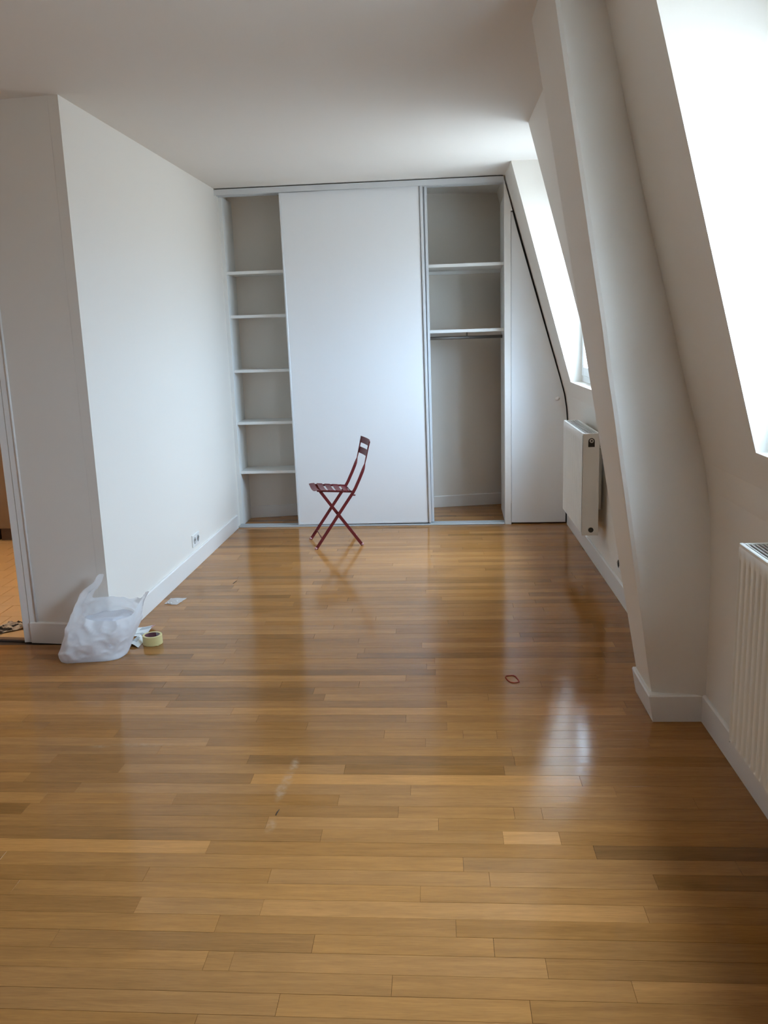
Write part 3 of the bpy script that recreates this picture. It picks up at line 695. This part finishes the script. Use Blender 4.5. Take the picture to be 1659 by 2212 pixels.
# ------------------------------------------------------------------ plastic bag by the wall corner
def interp(tab, z):
    if z <= tab[0][0]: return tab[0][1]
    for (a, x), (b, y) in zip(tab, tab[1:]):
        if z <= b: return x + (y - x) * (z - a) / (b - a)
    return tab[-1][1]
BL = [(0.0, -1.835), (0.05, -1.826), (0.094, -1.812), (0.211, -1.772), (0.304, -1.738), (0.335, -1.705), (0.36, -1.676), (0.405, -1.640), (0.43, -1.62)]
BR = [(0.0, -1.535), (0.032, -1.526), (0.067, -1.513), (0.114, -1.49), (0.161, -1.470), (0.195, -1.459), (0.253, -1.445), (0.29, -1.428), (0.33, -1.42)]
BO = Vector((-1.68, 3.86, 0))
def bag_shell(scale, rim, seed, amp, closed_top=False):
    """Crumpled sack: rings of vertices rise to a rim whose height changes with the angle, so the two carrier handles stand up."""
    bm = bmesh.new(); NA, NL = 120, 44; rows = []
    for j in range(NL + 1):
        t = j / NL; row = []
        for i in range(NA):
            a = 2 * math.pi * i / NA; zr = rim(a)
            z = zr * math.sin(t * math.pi / 2) if closed_top else zr * t ** 0.9
            pw = 0.8 - 0.35 * math.exp(-z / 0.04)
            ca = math.copysign(abs(math.cos(a)) ** pw, math.cos(a)); sa = math.copysign(abs(math.sin(a)) ** 0.85, math.sin(a))
            xl, xr = interp(BL, z), interp(BR, z)
            w = (1 + ca) / 2
            over = max(0.0, z - 0.255)                                   # above the mouth the strips narrow into the handles
            d_, e_ = abs(a - math.pi), min(a, 2 * math.pi - a); k_ = min(1.0, max(0.0, z - 0.262) / 0.035)
            if ca < 0: w = w * (1 - k_) + k_ * min(0.5, 0.075 * d_ / (xr - xl))
            else: w = w * (1 - k_) + k_ * max(0.5, 1 - 0.075 * e_ / (xr - xl))
            if closed_top: w = 0.5 + (w - 0.5) * scale * max(0.0, 1 - t ** 4) ** 0.5
            x = xl + (xr - xl) * w
            hd = 0.075 + 0.050 * math.sin(min(1.0, (z + 0.02) / 0.2) * math.pi * 0.55) - 0.42 * max(0, z - 0.13)
            hd = max(hd, 0.016) * (scale * max(0.0, 1 - t ** 4) ** 0.5 if closed_top else 1.0)
            y = BO.y + hd * sa + 0.22 * max(0, z - 0.10) + 0.30 * (x + 1.68) * min(1.0, z / 0.05 + 0.5)
            q = Vector((x * 6 + seed, y * 6, z * 6))
            fold = lambda p: 1 - 2 * abs(noise.noise(p))                  # sharp creases between flat facets
            c1 = fold(q) - 0.55; c2 = fold(q * 2.1 + Vector((5, 1, 2))) - 0.55; c3 = fold(q * 4.3 + Vector((1, 7, 3))) - 0.55
            dsp = amp * (c1 * 1.0 + c2 * 0.6 + c3 * 0.22) * min(1, 0.2 + z / 0.08)
            y += dsp * (1.3 * sa if abs(sa) > 0.3 else 0.4 * math.copysign(1, sa))
            x += dsp * 0.35 * ca
            zz = z + amp * 0.35 * c2 * min(1, z / 0.05)
            row.append(bm.verts.new((x - BO.x, y - BO.y, max(0.0008 + 0.0006 * (c3 + 0.6), zz))))
        rows.append(row)
    for A, B in zip(rows, rows[1:]):
        for k in range(NA): bm.faces.new((A[k], A[(k + 1) % NA], B[(k + 1) % NA], B[k]))
    bm.faces.new(rows[0][::-1])
    if closed_top: bmesh.ops.remove_doubles(bm, verts=rows[-1], dist=0.02)
    return bm
def bag_rim(a):
    d = abs(a - math.pi); e = min(a, 2 * math.pi - a)                     # angle from the left end and from the right end
    front = a > math.pi
    base = (0.222 - 0.030 * math.cos(a)) if front else (0.272 - 0.012 * math.cos(a))
    if front: base -= 0.012 * math.sin(3 * a)
    h = math.exp(-(d / 0.62) ** 4); g = math.exp(-(e / 0.52) ** 4)
    return (base - 0.012) + (0.405 - base) * h + (0.300 - base) * g
bag = tag(finish('plastic_bag', bag_shell(1.0, bag_rim, 3.0, 0.024), M_bag, None, smooth=True), 'crumpled white plastic carrier bag slumped on the floor at the wall corner', 'bag')
bag.location = BO
inner = finish('inner_bag', bag_shell(0.86, lambda a: 0.20, 8.0, 0.016, True), M_bagin, bag, smooth=True); inner['label'] = 'bunched white plastic stuffed inside'

# ------------------------------------------------------------------ tape roll
tape = thing('tape_roll', 'roll of yellow masking tape lying flat beside the white bag', 'tape', (-1.450, 4.026, 0), 0.4)
bm = bmesh.new(); lathe(bm, [(0.0375, 0.001), (0.0475, 0.0005), (0.0485, 0.002), (0.0485, 0.046), (0.0475, 0.0475), (0.0375, 0.047)], 56)
finish('tape_wrap', bm, M_tape, tape, smooth=False)
bm = bmesh.new(); lathe(bm, [(0.0340, 0.0015), (0.0374, 0.0015), (0.0374, 0.0465), (0.0340, 0.0465)], 56, mis=[0, 0, 0, lambda f: 1 if f < 0.13 or f > 0.9 else 0])
finish('cardboard_core', bm, [M_core, M_core2], tape)
bm = bmesh.new(); flatbar(bm, [(0.012, -0.0480, 0.003), (0.018, -0.0490, 0.003), (0.024, -0.050, 0.0015)], [(0, 0, 1)] * 3, 0.004, [(0, 1, 0)] * 3, 0.0008); finish('loose_tape_end', bm, M_tape, tape)

# ------------------------------------------------------------------ leaflets, pouch, rubber band, splinter
def sheet(name, corners, lift, material, label, cat, nu=14, nv=10, thick=0.0006, group=None, matfn=None):
    """Thin folded sheet spanning four floor corners (x, y); lift(s, t) gives its height."""
    bm = bmesh.new(); c = [Vector(q) for q in corners]; o = sum(c, Vector((0, 0))) / 4; top, bot = [], []
    for i in range(nu + 1):
        s = i / nu; rt, rb = [], []
        for j in range(nv + 1):
            t = j / nv; p = c[0] * (1 - s) * (1 - t) + c[1] * s * (1 - t) + c[2] * s * t + c[3] * (1 - s) * t - o; z = lift(s, t)
            rt.append(bm.verts.new((p.x, p.y, z + thick))); rb.append(bm.verts.new((p.x, p.y, z)))
        top.append(rt); bot.append(rb)
    for i in range(nu):
        for j in range(nv):
            f = bm.faces.new((top[i][j], top[i + 1][j], top[i + 1][j + 1], top[i][j + 1]))
            if matfn: f.material_index = matfn((i + .5) / nu, (j + .5) / nv)
            bm.faces.new((bot[i][j], bot[i][j + 1], bot[i + 1][j + 1], bot[i + 1][j]))
    for i in range(nu):
        for j in (0, nv): bm.faces.new((top[i][j], top[i + 1][j], bot[i + 1][j], bot[i][j]))
    for j in range(nv):
        for i in (0, nu): bm.faces.new((top[i][j], top[i][j + 1], bot[i][j + 1], bot[i][j]))
    ob = finish(name, bm, material, None, smooth=False); ob.location = (o.x, o.y, 0); return tag(ob, label, cat, group)
def leaf_print(s, t):
    if 0.52 < s < 0.92 and 0.42 < t < 0.92: return 1
    if 0.15 < s < 0.24 and 0.2 < t < 0.75: return 1
    if t > 0.93 and s > 0.55: return 2
    if s < 0.12 and 0.55 < t < 0.8: return 1
    return 0
sheet('leaflet', [(-1.622, 4.128), (-1.628, 4.262), (-1.515, 4.270), (-1.505, 4.112)], lambda s, t: 0.001 + 0.022 * t ** 2 * (1 - 0.4 * s) + 0.006 * math.sin(math.pi * s), [M_paper, M_paperg, M_inkred],
      'curled white printed leaflet behind the tape roll', 'leaflet', matfn=leaf_print)
sheet('leaflet', [(-1.578, 3.995), (-1.560, 4.085), (-1.506, 4.075), (-1.506, 3.968)], lambda s, t: 0.001 + 0.028 * math.sin(math.pi * min(1, t * 1.05)) * (0.5 + 0.5 * s), [M_paper, M_paperg],
      'small bent grey leaflet between bag and tape roll', 'leaflet', matfn=lambda s, t: 1 if 0.3 < s < 0.8 and 0.25 < t < 0.75 else 0)
pouch = sheet('zip_pouch', [(-1.592, 4.668), (-1.586, 4.776), (-1.490, 4.772), (-1.514, 4.646)], lambda s, t: 0.001 + 0.009 * math.sin(math.pi * s) * math.sin(math.pi * t) + 0.002 * abs(math.sin(9 * s + 5 * t)), M_pouch,
      'small clear plastic pouch lying on the floor along the left wall', 'pouch')
for k, (x, y) in enumerate(((-0.025, -0.048), (-0.008, -0.050), (0.02, -0.02))):
    bm = bmesh.new(); lathe(bm, [(0.0, 0.004), (0.005, 0.005), (0.006, 0.009), (0.004, 0.0125), (0.0, 0.013)], 14, closed=False)
    finish('white_cap', bm, M_sock, pouch, smooth=True, loc=(x, y, 0.0))
pts = [(0.279, 3.556), (0.283, 3.572), (0.294, 3.574), (0.305, 3.577), (0.316, 3.577), (0.323, 3.566), (0.327, 3.548), (0.332, 3.525), (0.3335, 3.506), (0.322, 3.499), (0.308, 3.497), (0.296, 3.504), (0.288, 3.519), (0.282, 3.538)]
bm = bmesh.new(); tube(bm, [(x - 0.305, y - 3.535, 0.0022) for x, y in pts], 0.0022, 8, closed=True)
tag(finish('rubber_band', bm, M_band, None, smooth=True, loc=(0.305, 3.535, 0.0)), 'red rubber band lying alone on the parquet at right', 'rubber band')
bm = bmesh.new(); tube(bm, [(-0.003, -0.03, 0.002), (0.0, 0.0, 0.0025), (0.005, 0.03, 0.002)], [0.0015, 0.0022, 0.0012], 7)
tag(finish('wood_splinter', bm, M_splint, None, loc=(-1.278, 5.09, 0)), 'thin dark wood splinter on the parquet left of the chair', 'splinter')
bm = bmesh.new(); tube(bm, [(-0.002, -0.017, 0.0015), (0.0, 0.0, 0.002), (0.003, 0.017, 0.0015)], [0.0012, 0.0018, 0.001], 7)
tag(finish('wood_splinter', bm, M_splint, None, loc=(-0.535, 2.475, 0)), 'short dark sliver standing in for a dent in the pale scuff of the near parquet', 'splinter')  # raised sliver added in place of a small dark dent

# ------------------------------------------------------------------ kitchen beyond the doorway
kc = thing('kitchen_cabinet', 'brown kitchen base cabinet in the dim kitchen', 'cabinet', (-2.95, 6.30, 0))
bm = bmesh.new(); bx(bm, (-0.47, 0.02, 0.10), (0.60, 0.60, 0.86), 0.002); finish('carcass', bm, M_kcab, kc)
bm = bmesh.new(); bx(bm, (-0.47, 0.06, 0.0), (0.60, 0.55, 0.10)); finish('plinth', bm, M_kplinth, kc)
for xa, xb in ((-0.468, 0.062), (0.066, 0.598)):
    bm = bmesh.new(); bx(bm, (xa, 0.0, 0.103), (xb, 0.019, 0.855), 0.002); d_ = finish('cabinet_door', bm, M_kcab, kc)
    bm = bmesh.new(); tube(bm, [(xb - 0.05, -0.025, 0.62), (xb - 0.05, -0.025, 0.80)], 0.005, 8); bx(bm, (xb - 0.054, -0.025, 0.63), (xb - 0.046, 0.0, 0.638)); bx(bm, (xb - 0.054, -0.025, 0.782), (xb - 0.046, 0.0, 0.79)); finish('handle', bm, M_plug, d_)
ov = thing('oven', 'black built-under oven at the left edge of the dim kitchen', 'oven', (-3.74, 6.30, 0))
bm = bmesh.new(); bx(bm, (-0.30, 0.02, 0.10), (0.30, 0.58, 0.86), 0.002); finish('oven_body', bm, M_kblack, ov)
bm = bmesh.new(); bx(bm, (-0.297, 0.0, 0.12), (0.297, 0.02, 0.70), 0.003); od = finish('oven_door', bm, M_kblack, ov)
bm = bmesh.new(); tube(bm, [(-0.24, -0.03, 0.66), (0.24, -0.03, 0.66)], 0.008, 10); finish('handle', bm, M_plug, od)
bm = bmesh.new(); bx(bm, (-0.30, 0.06, 0.0), (0.30, 0.55, 0.10)); finish('plinth', bm, M_kplinth, ov)
tag(box('kitchen_worktop', (-4.05, 6.27, 0.861), (-2.34, 6.92, 0.90), M_ktop, bev=0.003), 'dark stone worktop over the kitchen cabinet and oven', 'worktop')
sheet('crumpled_newspaper', [(-2.42, 4.12), (-2.50, 4.26), (-2.285, 4.345), (-2.215, 4.275)], lambda s, t: 0.002 + 0.03 * abs(noise.noise(Vector((s * 4, t * 4, 2)))) + 0.022 * abs(noise.noise(Vector((s * 8, t * 9, 7)))), M_news,
      'crumpled black and white newspaper on the kitchen tiles at the doorway', 'newspaper', nu=26, nv=14)
